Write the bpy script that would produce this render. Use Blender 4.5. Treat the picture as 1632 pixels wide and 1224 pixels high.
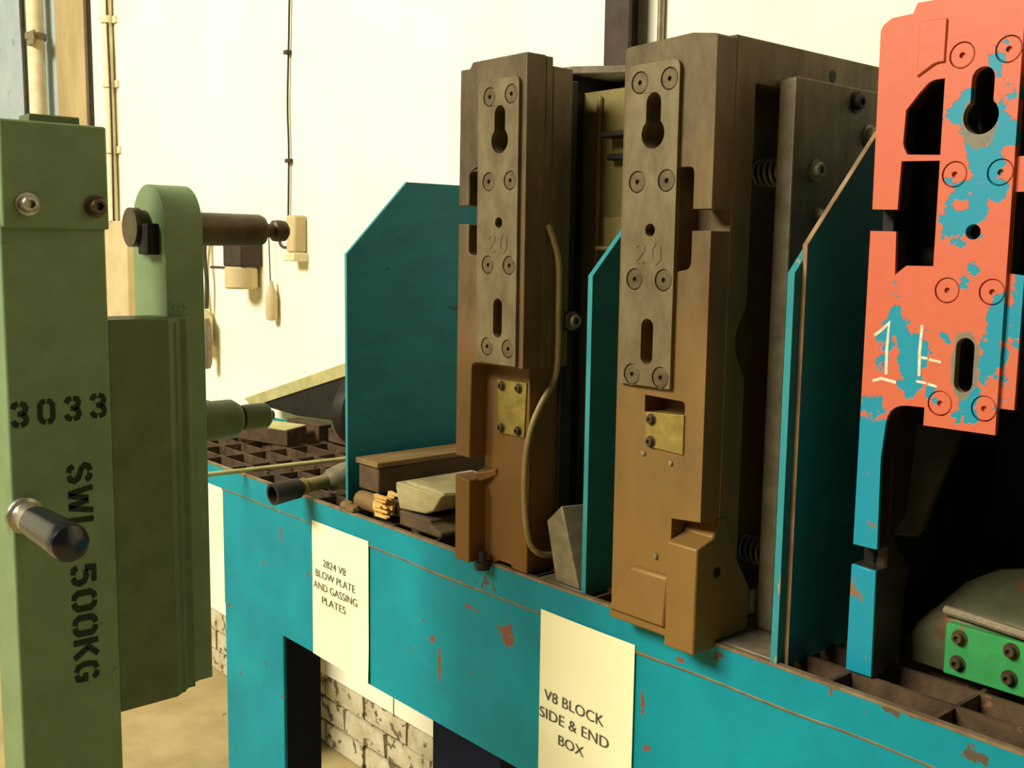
import bpy, bmesh, math, random
from mathutils import Vector, Matrix
from mathutils.geometry import tessellate_polygon
random.seed(7)
for o in list(bpy.data.objects):
    bpy.data.objects.remove(o)
S = bpy.context.scene
COL = S.collection
V = Vector

# ------------------------------------------------------------------ camera
cam_d = bpy.data.cameras.new('camera')
cam = bpy.data.objects.new('camera', cam_d); COL.objects.link(cam)
yaw, pitch, roll = 0.854464, 0.124866, 0.013649
fw = V((-math.sin(yaw)*math.cos(pitch), math.cos(yaw)*math.cos(pitch), -math.sin(pitch)))
r0 = V((math.cos(yaw), math.sin(yaw), 0)); u0 = r0.cross(fw)
rt = r0*math.cos(roll)+u0*math.sin(roll); up = -r0*math.sin(roll)+u0*math.cos(roll)
M4 = Matrix((rt, up, -fw)).transposed().to_4x4(); M4.translation = (0, 0, 1.6)
cam.matrix_world = M4
cam_d.sensor_width = 36; cam_d.lens = 36*1692.5/1632; cam_d.clip_start = .02
S.camera = cam

# ------------------------------------------------------------------ world, light, exposure
W = bpy.data.worlds.new('world'); S.world = W; W.use_nodes = True
bg = W.node_tree.nodes['Background']
bg.inputs[0].default_value = (1.0, .93, .74, 1); bg.inputs[1].default_value = .035
def area(name, loc, target, sx, sy, power, col):
    d = bpy.data.lights.new(name, 'AREA'); d.shape = 'RECTANGLE'; d.size = sx; d.size_y = sy
    d.energy = power; d.color = col
    o = bpy.data.objects.new(name, d); COL.objects.link(o); o.location = loc
    o.rotation_euler = (V(target)-V(loc)).to_track_quat('-Z', 'Y').to_euler()
    return o
area('workshop_roof_light', (-3.1, -5.2, 5.9), (-1.8, 1.3, 1.0), 4.2, 2.0, 1080, (1.0, .955, .78))
S.view_settings.view_transform = 'Standard'; S.view_settings.look = 'None'
S.view_settings.gamma = 1; S.view_settings.use_curve_mapping = False
S.view_settings.exposure = 0.0

# ------------------------------------------------------------------ materials
def lin(c):
    return tuple(((v/255)/12.92 if v/255 <= .04045 else ((v/255+.055)/1.055)**2.4) for v in c)
def mat(name, c1, c2=None, scale=30., rough=.6, metal=0., chip=None, chip_t=.66, chip_scale=25., bump=.15, stretch=(1,1,1),
        chip2=None, chip2_t=.72, chip2_scale=60., spec=.4):
    """procedural paint / metal: two-tone noise, optional worn chips, fine relief"""
    m = bpy.data.materials.new(name); m.use_nodes = True
    nt = m.node_tree; N = nt.nodes; L = nt.links
    b = N['Principled BSDF']; b.inputs['Roughness'].default_value = rough; b.inputs['Metallic'].default_value = metal
    b.inputs['Specular IOR Level'].default_value = spec
    g = N.new('ShaderNodeNewGeometry'); mp = N.new('ShaderNodeMapping'); mp.inputs['Scale'].default_value = stretch
    L.new(g.outputs['Position'], mp.inputs[0])
    def noise(sc, det=6):
        n = N.new('ShaderNodeTexNoise'); n.inputs['Scale'].default_value = sc; n.inputs['Detail'].default_value = det
        n.inputs['Roughness'].default_value = .62; L.new(mp.outputs[0], n.inputs['Vector']); return n
    def mix(fac, a, c):
        x = N.new('ShaderNodeMix'); x.data_type = 'RGBA'; L.new(fac, x.inputs[0])
        if isinstance(a, tuple): x.inputs[6].default_value = (*a, 1)
        else: L.new(a, x.inputs[6])
        x.inputs[7].default_value = (*c, 1); return x.outputs[2]
    def ramp(src, p0, p1):
        r = N.new('ShaderNodeMapRange'); r.inputs['From Min'].default_value = p0; r.inputs['From Max'].default_value = p1
        L.new(src, r.inputs['Value']); return r.outputs[0]
    n1 = noise(scale)
    colr = mix(ramp(n1.outputs[0], .35, .68), lin(c1), lin(c2 or c1))
    if chip:
        colr = mix(ramp(noise(chip_scale, 4).outputs[0], chip_t, chip_t+.02), colr, lin(chip))
    if chip2:
        colr = mix(ramp(noise(chip2_scale, 5).outputs[0], chip2_t, chip2_t+.03), colr, lin(chip2))
    L.new(colr, b.inputs['Base Color'])
    bm_ = N.new('ShaderNodeBump'); bm_.inputs['Strength'].default_value = bump; bm_.inputs['Distance'].default_value = .002
    L.new(noise(scale*6, 4).outputs[0], bm_.inputs['Height']); L.new(bm_.outputs[0], b.inputs['Normal'])
    m['hooks'] = 1
    return m

def rust_blend(name, top, low, z0, z1, rough=.6, metal=.35, dark=(74, 60, 40)):
    """bare iron block: grey-brown steel above, orange flash rust lower down, streaky"""
    m = mat(name, top, dark, 22, rough, metal, stretch=(1, 1, .35), bump=.2)
    nt = m.node_tree; N = nt.nodes; L = nt.links; b = N['Principled BSDF']
    old = b.inputs['Base Color'].links[0].from_socket
    g = N.new('ShaderNodeNewGeometry'); s = N.new('ShaderNodeSeparateXYZ'); L.new(g.outputs['Position'], s.inputs[0])
    n = N.new('ShaderNodeTexNoise'); n.inputs['Scale'].default_value = 9; n.inputs['Detail'].default_value = 7
    L.new(g.outputs['Position'], n.inputs['Vector'])
    a = N.new('ShaderNodeMath'); a.operation = 'MULTIPLY_ADD'; L.new(n.outputs[0], a.inputs[0]); a.inputs[1].default_value = .55
    L.new(s.outputs['Z'], a.inputs[2])
    r = N.new('ShaderNodeMapRange'); r.inputs['From Min'].default_value = z1+.27; r.inputs['From Max'].default_value = z0+.27
    L.new(a.outputs[0], r.inputs['Value'])
    x = N.new('ShaderNodeMix'); x.data_type = 'RGBA'; L.new(r.outputs[0], x.inputs[0]); L.new(old, x.inputs[6])
    x.inputs[7].default_value = (*lin(low), 1); L.new(x.outputs[2], b.inputs['Base Color'])
    return m

M = {}
M['wall'] = mat('cream_wall_paint', (253, 249, 224), (248, 241, 210), 2.2, .8, bump=.25, chip=(226, 210, 170), chip_t=.74, chip_scale=6)
M['brick'] = mat('whitewashed_brick', (214, 204, 172), (176, 160, 122), 14, .9, chip=(112, 98, 70), chip_t=.57, chip_scale=20, bump=.6)
M['mortar'] = mat('dirty_mortar', (120, 106, 76), (84, 74, 52), 30, .95, bump=.6)
M['floor'] = mat('concrete_floor', (190, 169, 120), (166, 145, 99), 5, .85, chip=(132, 112, 74), chip_t=.7, chip_scale=12, bump=.2)
M['teal'] = mat('teal_paint', (0, 142, 156), (0, 122, 138), 6, .55, chip=(112, 78, 66), chip_t=.69, chip_scale=19, bump=.25, spec=.25)
def patches(m, spots, col, amt=.5, thr=.62):
    """rust patches of irregular outline at given places (x, z, rx, rz) on the bench front"""
    nt = m.node_tree; N = nt.nodes; L = nt.links; b = N['Principled BSDF']; old = b.inputs['Base Color'].links[0].from_socket
    g = N.new('ShaderNodeNewGeometry'); s = N.new('ShaderNodeSeparateXYZ'); L.new(g.outputs['Position'], s.inputs[0])
    n = N.new('ShaderNodeTexNoise'); n.inputs['Scale'].default_value = 70; n.inputs['Detail'].default_value = 5; L.new(g.outputs['Position'], n.inputs['Vector'])
    def mt(op, a, c):
        x = N.new('ShaderNodeMath'); x.operation = op
        for i, v in enumerate((a, c)):
            if isinstance(v, (int, float)): x.inputs[i].default_value = v
            else: L.new(v, x.inputs[i])
        return x.outputs[0]
    tot = None
    for x, z, rx, rz in spots:
        dx = mt('MULTIPLY', mt('SUBTRACT', s.outputs['X'], x), 1/rx); dz = mt('MULTIPLY', mt('SUBTRACT', s.outputs['Z'], z), 1/rz)
        w = mt('SUBTRACT', 1.0, mt('ADD', mt('MULTIPLY', dx, dx), mt('MULTIPLY', dz, dz)))
        tot = w if tot is None else mt('MAXIMUM', tot, w)
    v = mt('ADD', mt('MULTIPLY', mt('MAXIMUM', tot, -.5), amt), n.outputs[0])
    r = N.new('ShaderNodeMapRange'); r.inputs['From Min'].default_value = thr; r.inputs['From Max'].default_value = thr+.05; L.new(v, r.inputs['Value'])
    x = N.new('ShaderNodeMix'); x.data_type = 'RGBA'; L.new(r.outputs[0], x.inputs[0]); L.new(old, x.inputs[6]); x.inputs[7].default_value = (*lin(col), 1)
    L.new(x.outputs[2], b.inputs['Base Color'])
patches(M['teal'], [(-1.268, .976, .030, .034), (-1.36, .995, .03, .006), (-2.02, .984, .006, .045), (-1.47, .906, .012, .012), (-.97, .96, .006, .03), (-.955, .895, .018, .008),
                    (-1.45, .865, .008, .05), (-.90, 1.045, .012, .006), (-2.1, .90, .010, .012)], (132, 78, 60), .35, .72)
patches(M['teal'], [(-.585, 1.080, .05, .010), (-.492, 1.066, .030, .018), (-1.32, 1.05, .05, .03), (-.86, 1.07, .06, .012), (-.53, 1.03, .012, .012)], (86, 76, 58), .30, .74)  # brown chips, dark stain, and the wide box foot's shadow painted in
M['navy'] = mat('dark_navy_paint', (14, 24, 44), (10, 18, 34), 8, .6, spec=.2)  # near-black blue: shade of the open leg insides put into the colour
M['teal_plate'] = mat('teal_divider_paint', (0, 118, 132), (0, 102, 118), 9, .6, chip=(6, 78, 94), chip_t=.66, chip_scale=8, bump=.2, stretch=(1, 1, 3))
M['teal_edge'] = mat('teal_edge_paint', (56, 142, 146), (30, 124, 132), 20, .45, chip=(150, 140, 104), chip_t=.64, chip_scale=30, stretch=(1, 1, .3))  # lighter teal puts the light on front edges into the colour
M['rust_edge'] = mat('worn_rusty_edge', (176, 146, 112), (120, 92, 66), 40, .6, .3, stretch=(1, 1, .3))
M['bare_edge'] = mat('worn_bright_edge', (150, 128, 98), (110, 86, 62), 30, .55, .3)
M['grating'] = mat('rusty_grating', (94, 72, 48), (54, 40, 28), 26, .75, .2, chip=(128, 96, 64), chip_t=.66, chip_scale=40, bump=.4)
M['steel'] = mat('worn_steel', (150, 138, 112), (120, 108, 84), 40, .5, .4)
M['bright_steel'] = mat('bright_steel', (190, 184, 166), (140, 132, 112), 50, .32, .8)
M['iron1'] = rust_blend('rusty_iron_narrow_box', (106, 93, 67), (130, 92, 44), 1.2, 1.7)
M['iron2'] = rust_blend('rusty_iron_wide_box', (110, 95, 67), (140, 104, 50), 1.15, 1.75)
M['keysteel'] = mat('key_plate_steel', (128, 114, 84), (102, 88, 62), 35, .48, .45, stretch=(1, 1, .5), bump=.15)
M['brass'] = mat('brass_tag', (168, 148, 76), (134, 116, 56), 45, .45, .5)
M['socket'] = mat('dark_socket', (34, 26, 18), (22, 18, 12), 30, .7, .2)
M['screw'] = mat('screw_steel', (116, 100, 72), (88, 74, 52), 60, .45, .5)
M['olive'] = mat('olive_casting', (134, 120, 66), (100, 88, 46), 12, .6, .2, stretch=(1, 1, .4), chip=(74, 62, 34), chip_t=.64, chip_scale=14)
M['hose'] = mat('beige_hose', (152, 130, 82), (122, 102, 60), 30, .5)
M['green'] = mat('green_paint', (116, 138, 95), (104, 126, 85), 20, .5, chip=(92, 112, 72), chip_t=.7, chip_scale=14)
M['green_dark'] = mat('oily_green_paint', (94, 106, 62), (80, 92, 54), 20, .5)  # darker green than the post
M['pin'] = mat('oiled_brown_steel', (92, 78, 52), (66, 54, 36), 30, .45, .4)
M['black'] = mat('black_plastic', (26, 26, 34), (20, 20, 28), 30, .22, spec=.6)
M['paint_black'] = mat('stencil_black', (22, 28, 16), (34, 42, 26), 80, .8)
M['paper'] = mat('cream_paper', (253, 247, 204), (250, 240, 190), 6, .75, bump=.05)
M['ink'] = mat('grey_ink', (74, 72, 66), (92, 88, 78), 80, .8, bump=0)
M['chalk'] = mat('white_chalk', (232, 224, 204), (200, 176, 140), 120, .9)
M['wood'] = mat('grimy_wood', (134, 106, 62), (92, 70, 40), 18, .8, stretch=(1, .25, 1), bump=.4)
M['wood_dark'] = mat('dark_oiled_wood', (92, 72, 44), (62, 46, 28), 18, .8, stretch=(1, .25, 1), bump=.4)
M['wood_fresh'] = mat('freshly_split_wood', (226, 188, 106), (188, 144, 74), 40, .8, stretch=(.3, 1, 1), bump=.6)
M['wood_pale'] = mat('pale_weathered_wood', (168, 154, 110), (118, 105, 72), 16, .8, stretch=(.4, .4, 1), bump=.4)
M['dark'] = mat('dark_iron', (46, 38, 30), (30, 25, 20), 20, .6, .3)
M['soot'] = mat('black_release_coating', (22, 18, 14), (14, 12, 10), 20, .55, .1)  # near-black puts the cavity's shade into the casting's colour
M['soot_brown'] = mat('dark_brown_casting', (58, 48, 34), (38, 30, 22), 20, .45, .3)  # dark brown for the orange box's inner castings
M['grey_green'] = mat('grey_green_casting', (98, 94, 68), (66, 68, 46), 10, .45, .3, chip=(92, 70, 42), chip_t=.62, chip_scale=14)
M['rib'] = mat('oily_grey_casting', (68, 66, 50), (50, 47, 35), 14, .5, .2)  # lighter than the leg casting to carry light on the slope
M['green_bright'] = mat('bright_green_paint', (62, 158, 82), (48, 136, 72), 16, .5, chip=(124, 104, 62), chip_t=.63, chip_scale=22)
M['pale_metal'] = mat('pale_yellowed_edge', (196, 188, 128), (168, 158, 100), 20, .6)
M['tan'] = mat('tan_pillar_paint', (188, 166, 120), (164, 142, 98), 6, .8, chip=(158, 126, 86), chip_t=.66, chip_scale=9, stretch=(1, 1, .4))
M['bluegrey'] = mat('blue_grey_door_paint', (172, 184, 186), (156, 170, 174), 5, .7, chip=(140, 148, 132), chip_t=.66, chip_scale=14)
M['conduit'] = mat('cream_conduit', (236, 226, 190), (216, 202, 160), 18, .6)
M['cable'] = mat('dark_cable', (74, 62, 46), (56, 46, 34), 30, .7)
M['stanchion'] = mat('dark_brown_steel', (72, 56, 44), (54, 42, 34), 20, .6, .2)
M['beige'] = mat('beige_enclosure', (212, 192, 146), (196, 174, 128), 8, .7)

# orange paint flaking to blue, bare grey around the key slots, teal on the lower leg
def flaking(name):
    m = bpy.data.materials.new(name); m.use_nodes = True
    nt = m.node_tree; N = nt.nodes; L = nt.links; b = N['Principled BSDF']
    b.inputs['Roughness'].default_value = .5
    g = N.new('ShaderNodeNewGeometry'); s = N.new('ShaderNodeSeparateXYZ'); L.new(g.outputs['Position'], s.inputs[0])
    def noise(sc, det, off=0):
        mp = N.new('ShaderNodeMapping'); mp.inputs['Location'].default_value = (off, off*.7, off*1.3); L.new(g.outputs['Position'], mp.inputs[0])
        n = N.new('ShaderNodeTexNoise'); n.inputs['Scale'].default_value = sc; n.inputs['Detail'].default_value = det
        n.inputs['Roughness'].default_value = .55; L.new(mp.outputs[0], n.inputs['Vector']); return n.outputs[0]
    def math_(op, a, c, d=None):
        x = N.new('ShaderNodeMath'); x.operation = op
        for i, v in enumerate((a, c, d)):
            if v is None: continue
            if isinstance(v, (int, float)): x.inputs[i].default_value = v
            else: L.new(v, x.inputs[i])
        return x.outputs[0]
    def rng(v, a, c, to0=0., to1=1.):
        r = N.new('ShaderNodeMapRange'); r.inputs['From Min'].default_value = a; r.inputs['From Max'].default_value = c
        r.inputs['To Min'].default_value = to0; r.inputs['To Max'].default_value = to1; L.new(v, r.inputs['Value']); return r.outputs[0]
    def mix(f, a, c):
        x = N.new('ShaderNodeMix'); x.data_type = 'RGBA'; L.new(f, x.inputs[0])
        for i, v in ((6, a), (7, c)):
            if isinstance(v, tuple): x.inputs[i].default_value = (*lin(v), 1)
            else: L.new(v, x.inputs[i])
        return x.outputs[2]
    def blob(cx, cz, rx, rz):          # 1 at the middle of a worn spot, 0 outside
        dx = math_('MULTIPLY', math_('SUBTRACT', s.outputs['X'], cx), 1/rx)
        dz = math_('MULTIPLY', math_('SUBTRACT', s.outputs['Z'], cz), 1/rz)
        d = math_('SQRT', math_('ADD', math_('MULTIPLY', dx, dx), math_('MULTIPLY', dz, dz)), 0)
        return rng(d, 0., 1.6, 1., 0.)
    n = noise(34, 6, 3.1); nf = noise(60, 4, 1.7)
    wear = blob(-.545, 1.735, .04, .075)
    for a in ((-.55, 1.665, .035, .06), (-.565, 1.63, .03, .05), (-.52, 1.50, .018, .09), (-.625, 1.49, .045, .055), (-.50, 1.55, .012, .07),
              (-.67, 1.425, .03, .03), (-.545, 1.44, .02, .03)):
        wear = math_('MAXIMUM', wear, blob(*a))
    v = math_('ADD', math_('MULTIPLY', n, 1.1), math_('MULTIPLY', wear, .42))
    blue = rng(v, .785, .80)
    leg = rng(math_('ADD', s.outputs['Z'], math_('MULTIPLY', n, .05)), 1.432, 1.428)
    leg = math_('MULTIPLY', leg, rng(s.outputs['X'], -.632, -.634))
    blue = math_('MAXIMUM', blue, leg)
    c = mix(nf, (204, 101, 68), (196, 90, 57))
    c = mix(blue, c, (0, 136, 160))
    ring = math_('MAXIMUM', blob(-.554, 1.745, .024, .034), blob(-.553, 1.482, .019, .045))
    gv = math_('ADD', ring, math_('MULTIPLY', nf, .35))
    c = mix(rng(gv, .62, .68), c, (120, 112, 92))
    lowrust = math_('MULTIPLY', rng(noise(38, 5, 8.), .60, .63), rng(s.outputs['Z'], 1.36, 1.30))
    c = mix(lowrust, c, (128, 100, 76))
    L.new(c, b.inputs['Base Color'])
    bp = N.new('ShaderNodeBump'); bp.inputs['Strength'].default_value = .5; bp.inputs['Distance'].default_value = .0008
    L.new(math_('SUBTRACT', math_('MULTIPLY', nf, .3), blue), bp.inputs['Height']); L.new(bp.outputs[0], b.inputs['Normal'])
    return m
M['orange'] = flaking('orange_over_blue_flaking_paint')

# ------------------------------------------------------------------ mesh helpers
class MB:
    def __init__(s): s.v = []; s.f = []
    def add(s, vs, fs):
        k = len(s.v); s.v += [tuple(p) for p in vs]; s.f += [tuple(i+k for i in f) for f in fs]; return s
    def box(s, x0, x1, y0, y1, z0, z1):
        x0, x1 = sorted((x0, x1)); y0, y1 = sorted((y0, y1)); z0, z1 = sorted((z0, z1))
        return s.add([(x0,y0,z0),(x1,y0,z0),(x1,y1,z0),(x0,y1,z0),(x0,y0,z1),(x1,y0,z1),(x1,y1,z1),(x0,y1,z1)],
                     [(3,2,1,0),(4,5,6,7),(0,1,5,4),(1,2,6,5),(2,3,7,6),(3,0,4,7)])
    def hexa(s, p):   # eight corners, order as box
        return s.add(p, [(3,2,1,0),(4,5,6,7),(0,1,5,4),(1,2,6,5),(2,3,7,6),(3,0,4,7)])
    def prism(s, outer, holes=(), plane='XZ', d0=0, d1=1):
        loops = [list(outer)]+[list(h) for h in holes]
        def area2(l): return sum(l[i][0]*l[(i+1)%len(l)][1]-l[(i+1)%len(l)][0]*l[i][1] for i in range(len(l)))
        for i, l in enumerate(loops):
            if (area2(l) > 0) != (i == 0): l.reverse()
        tris = tessellate_polygon([[V((a, c, 0)) for a, c in l] for l in loops])
        flat = [p for l in loops for p in l]; n = len(flat)
        def w(p, d): return {'XZ': (p[0], d, p[1]), 'YZ': (d, p[0], p[1]), 'XY': (p[0], p[1], d)}[plane]
        vs = [w(p, d0) for p in flat]+[w(p, d1) for p in flat]; fs = []
        for t in tris:
            a, b_, c = t
            ar = (flat[b_][0]-flat[a][0])*(flat[c][1]-flat[a][1])-(flat[c][0]-flat[a][0])*(flat[b_][1]-flat[a][1])
            if ar < 0: a, b_, c = c, b_, a
            fs += [(c, b_, a), (a+n, b_+n, c+n)]
        k = 0
        for l in loops:
            m = len(l)
            for i in range(m):
                j = (i+1) % m; fs.append((k+i, k+j, k+j+n, k+i+n))
            k += m
        if plane == 'XZ': fs = [tuple(reversed(f)) for f in fs]
        return s.add(vs, fs)
    def lathe(s, prof, o, d, seg=20):    # prof: (radius, distance along d)
        d = V(d).normalized(); a = d.orthogonal().normalized(); b_ = d.cross(a); o = V(o)
        vs = []; fs = []; rows = []
        for r, h in prof:
            if r < 1e-6:
                rows.append([len(vs)]); vs.append(o+d*h)
            else:
                rows.append(list(range(len(vs), len(vs)+seg)))
                vs += [o+d*h+(a*math.cos(2*math.pi*i/seg)+b_*math.sin(2*math.pi*i/seg))*r for i in range(seg)]
        for A, B in zip(rows, rows[1:]):
            for i in range(seg):
                j = (i+1) % seg
                if len(A) == 1 and len(B) == 1: continue
                if len(A) == 1: fs.append((A[0], B[j], B[i]))
                elif len(B) == 1: fs.append((A[i], A[j], B[0]))
                else: fs.append((A[i], A[j], B[j], B[i]))
        return s.add(vs, fs)
    def cyl(s, p0, p1, r, seg=20, r1=None, ch=0.):
        p0 = V(p0); p1 = V(p1); h = (p1-p0).length; r1 = r if r1 is None else r1
        pr = [(0, 0), (r-ch, 0), (r, ch), (r1, h-ch), (r1-ch, h), (0, h)] if ch else [(0, 0), (r, 0), (r1, h), (0, h)]
        return s.lathe(pr, p0, p1-p0, seg)
    def tube(s, pts, r, seg=10, sub=6):
        P = [V(p) for p in pts]; Q = []
        for i in range(len(P)-1):
            a, b_, c, d = P[max(i-1, 0)], P[i], P[i+1], P[min(i+2, len(P)-1)]
            for k in range(sub):
                t = k/sub
                Q.append(.5*((2*b_)+(c-a)*t+(2*a-5*b_+4*c-d)*t*t+(3*b_-a-3*c+d)*t**3))
        Q.append(P[-1]); vs = []; fs = []; n = None
        for i, p in enumerate(Q):
            t = (Q[min(i+1, len(Q)-1)]-Q[max(i-1, 0)]).normalized()
            n = t.orthogonal().normalized() if n is None else (n-t*n.dot(t)).normalized()
            b_ = t.cross(n)
            vs += [p+(n*math.cos(2*math.pi*k/seg)+b_*math.sin(2*math.pi*k/seg))*r for k in range(seg)]
        for i in range(len(Q)-1):
            for k in range(seg):
                l = (k+1) % seg; fs.append((i*seg+k, i*seg+l, (i+1)*seg+l, (i+1)*seg+k))
        fs += [tuple(reversed(range(seg))), tuple(range((len(Q)-1)*seg, len(Q)*seg))]
        return s.add(vs, fs)
    def ribbon(s, pts, wd, to3, th):     # flat painted stroke with mitred bends; to3(u, v, h) -> world
        n = len(pts); L_ = []; R_ = []
        for i in range(n):
            p = V(pts[i]); a = (p-V(pts[i-1])).normalized() if i else None
            b_ = (V(pts[i+1])-p).normalized() if i < n-1 else None
            t = ((a or b_)+(b_ or a)).normalized(); nn = V((-t.y, t.x))
            k = 1/max(.5, nn.dot(V((-(a or b_).y, (a or b_).x))))
            L_.append(p+nn*wd/2*k); R_.append(p-nn*wd/2*k)
        vs = [to3(q.x, q.y, h) for h in (0, th) for q in L_+R_]; fs = []; m = 2*n
        for i in range(n-1):
            fs += [(m+i, m+i+1, m+n+i+1, m+n+i), (i+1, i, n+i, n+i+1), (i, i+1, m+i+1, m+i), (n+i+1, n+i, m+n+i, m+n+i+1)]
        fs += [(0, m, m+n, n), (n-1, 2*n-1, m+2*n-1, m+n-1)]
        return s.add(vs, fs)

ORG = {}
def finish(name, me, m, parent, loc=None):
    o = bpy.data.objects.new(name, me); COL.objects.link(o)
    if m is not None and not me.materials: me.materials.append(M[m] if isinstance(m, str) else m)
    if parent is not None: o.parent = parent
    if loc is not None: o.location = loc
    return o
def build(name, mb, m, parent=None, bevel=.0015, smooth=35, base=None):
    """link the collected shape as ONE mesh object, its origin at the owner's base"""
    if parent is not None: org = ORG[parent.name]
    elif base is not None: org = V(base)
    else:
        xs = [v[0] for v in mb.v]; ys = [v[1] for v in mb.v]; zs = [v[2] for v in mb.v]
        org = V(((min(xs)+max(xs))/2, (min(ys)+max(ys))/2, min(zs)))
    me = bpy.data.meshes.new(name)
    me.from_pydata([tuple(V(v)-org) for v in mb.v], [], mb.f)
    bm = bmesh.new(); bm.from_mesh(me); bmesh.ops.recalc_face_normals(bm, faces=bm.faces); bm.to_mesh(me); bm.free()
    for p in me.polygons: p.use_smooth = True
    me.set_sharp_from_angle(angle=math.radians(smooth))
    o = finish(name, me, m, parent, None if parent is not None else org)
    ORG[o.name] = org
    if bevel:
        b = o.modifiers.new('edge_round', 'BEVEL'); b.width = bevel; b.segments = 2; b.limit_method = 'ANGLE'; b.angle_limit = math.radians(50)
        b.use_clamp_overlap = True
    return o
def thing(name, label, cat, base, group=None):
    o = bpy.data.objects.new(name, None); COL.objects.link(o); o.location = base; o.empty_display_size = .05
    ORG[o.name] = V(base); o['label'] = label; o['category'] = cat
    if group: o['group'] = group
    return o
def tag(o, label, cat, group=None):
    o['label'] = label; o['category'] = cat
    if group: o['group'] = group
    return o
def struct(o): o['kind'] = 'structure'; return o
def clone(src, name, parent, pos):      # shares mesh data with src
    o = src.copy(); o.name = name; COL.objects.link(o); o.parent = parent; o.location = V(pos)-ORG[parent.name]
    return o
def proto(name, mb, m):                 # mesh data around its own origin, used by parts in a loop
    me = bpy.data.meshes.new(name); me.from_pydata([tuple(v) for v in mb.v], [], mb.f)
    bm = bmesh.new(); bm.from_mesh(me); bmesh.ops.recalc_face_normals(bm, faces=bm.faces); bm.to_mesh(me); bm.free()
    for p in me.polygons: p.use_smooth = True
    me.set_sharp_from_angle(angle=math.radians(35)); me.materials.append(M[m]); return me
def put(name, me, parent, pos):
    o = bpy.data.objects.new(name, me); COL.objects.link(o); o.parent = parent; o.location = V(pos)-ORG[parent.name]
    ORG[o.name] = ORG[parent.name]; return o
def rnd(pts, n=5):                      # outline whose corners (x, y, r) with r > 0 are rounded
    out = []; k = len(pts)
    for i, p in enumerate(pts):
        if len(p) < 3 or p[2] <= 0: out.append((p[0], p[1])); continue
        c = V(p[:2]); a = (V(pts[i-1][:2])-c); b_ = (V(pts[(i+1) % k][:2])-c); r = min(p[2], a.length*.49, b_.length*.49)
        a = c+a.normalized()*r; b_ = c+b_.normalized()*r
        for j in range(n+1):
            t = j/n; q = a*(1-t)**2+c*2*t*(1-t)+b_*t*t; out.append((q.x, q.y))
    return out
def circ(cx, cy, r, n=20, a0=0, a1=2*math.pi, close=True):
    m = n if close else n+1
    return [(cx+r*math.cos(a0+(a1-a0)*i/n), cy+r*math.sin(a0+(a1-a0)*i/n)) for i in range(m)]

# ------------------------------------------------------------------ the setting
FL = build('floor', MB().box(-11, 5, -6, 1.8, -.1, 0), 'floor', bevel=0); struct(FL)
wall = build('wall_back', MB().box(-4.71, 5, 1.7, 1.95, .242, 4.2), 'wall', bevel=.003); struct(wall)
build('mortar_bed', MB().box(-4.71, 5, 1.719, 1.94, 0, .242), 'mortar', wall, bevel=0)
bricks = []
for k in range(4):
    mb = MB(); w, h = .214, .072; j = lambda: random.uniform(-.004, .004)
    mb.hexa([(-w/2+j(), 0+j()/2, j()/3+.002), (w/2+j(), 0+j()/2, j()/3+.002), (w/2, .05, 0), (-w/2, .05, 0),
             (-w/2+j(), 0+j()/2, h+j()/2), (w/2+j(), 0+j()/2, h+j()/2), (w/2, .05, h), (-w/2, .05, h)])
    bricks.append(proto('brick', mb, 'brick'))
ORG[wall.name] = wall.location.copy()
for row in range(3):
    x = -4.55+(.113 if row % 2 else 0)
    while x < -.6:
        b_ = put('brick', bricks[random.randrange(4)], wall, (x, 1.708+random.uniform(-.002, .004), .004+row*.0795)); x += .2255
# crack in the render below the bench
build('crack', MB().box(-2.463, -2.459, 1.6985, 1.71, .238, .30), 'mortar', wall, bevel=0)
pier = struct(build('trim_1', MB().box(-5.167, -4.806, 1.70, 1.95, 0, 4.2), 'tan', bevel=.004))
struct(build('trim_2', MB().box(-4.806, -4.71, 1.715, 1.95, 0, 4.2), 'dark', bevel=0))  # dark strip stands in for the shade in the gap by the pillar
door = struct(build('door_1', MB().box(-5.62, -5.167, 1.705, 1.78, 0, 4.2).box(-8.5, -5.625, 1.70, 1.78, 0, 4.2), 'bluegrey', bevel=.003))
struct(build('wall_left', MB().box(-8.6, -8.5, -6, 1.95, 0, 4.2), 'wall', bevel=0))

# ------------------------------------------------------------------ steel bench
ZT = 1.087
bench = thing('storage_bench', 'long teal painted steel storage bench with open grating top and upright divider plates', 'bench', (-1.4, 1.32, 0))
build('top_rail', MB().box(-3.45, .35, 1.098, 1.106, 1.034, ZT).box(-3.45, .35, 1.106, 1.15, ZT-.046, ZT-.040), 'teal', bench, .001)
build('worn_rail_edge', MB().box(-3.45, .35, 1.0972, 1.1062, ZT-.0035, ZT+.0006), 'bare_edge', bench, 0)
build('weld_bead', MB().tube([(-2.3+i*.12, 1.1003+random.uniform(-.0003, .0003), 1.033+random.uniform(-.0025, .0025)) for i in range(23)], .0029, 6, 3), 'bare_edge', bench, 0)
build('front_beam', MB().box(-2.30, .35, 1.1, 1.108, .755, 1.036).box(-2.30, .35, 1.108, 1.17, .755, .763), 'teal', bench, .001)
for x0, x1, y0, y1 in ((-2.30, -2.02, 1.101, 1.197), (.05, .33, 1.101, 1.197), (-1.95, -1.70, 1.46, 1.55), (-2.99, -2.80, 1.46, 1.55)):
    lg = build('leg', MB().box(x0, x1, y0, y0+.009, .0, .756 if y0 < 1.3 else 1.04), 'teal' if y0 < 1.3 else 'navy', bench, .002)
    build('leg_web', MB().box(x0+(.06 if y0 < 1.3 else .002), x1-.002, y0+.009, y1, .0, .755 if y0 < 1.3 else 1.04), 'navy', lg, .002)  # dark block stands in for the shaded inside of an open leg
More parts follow.
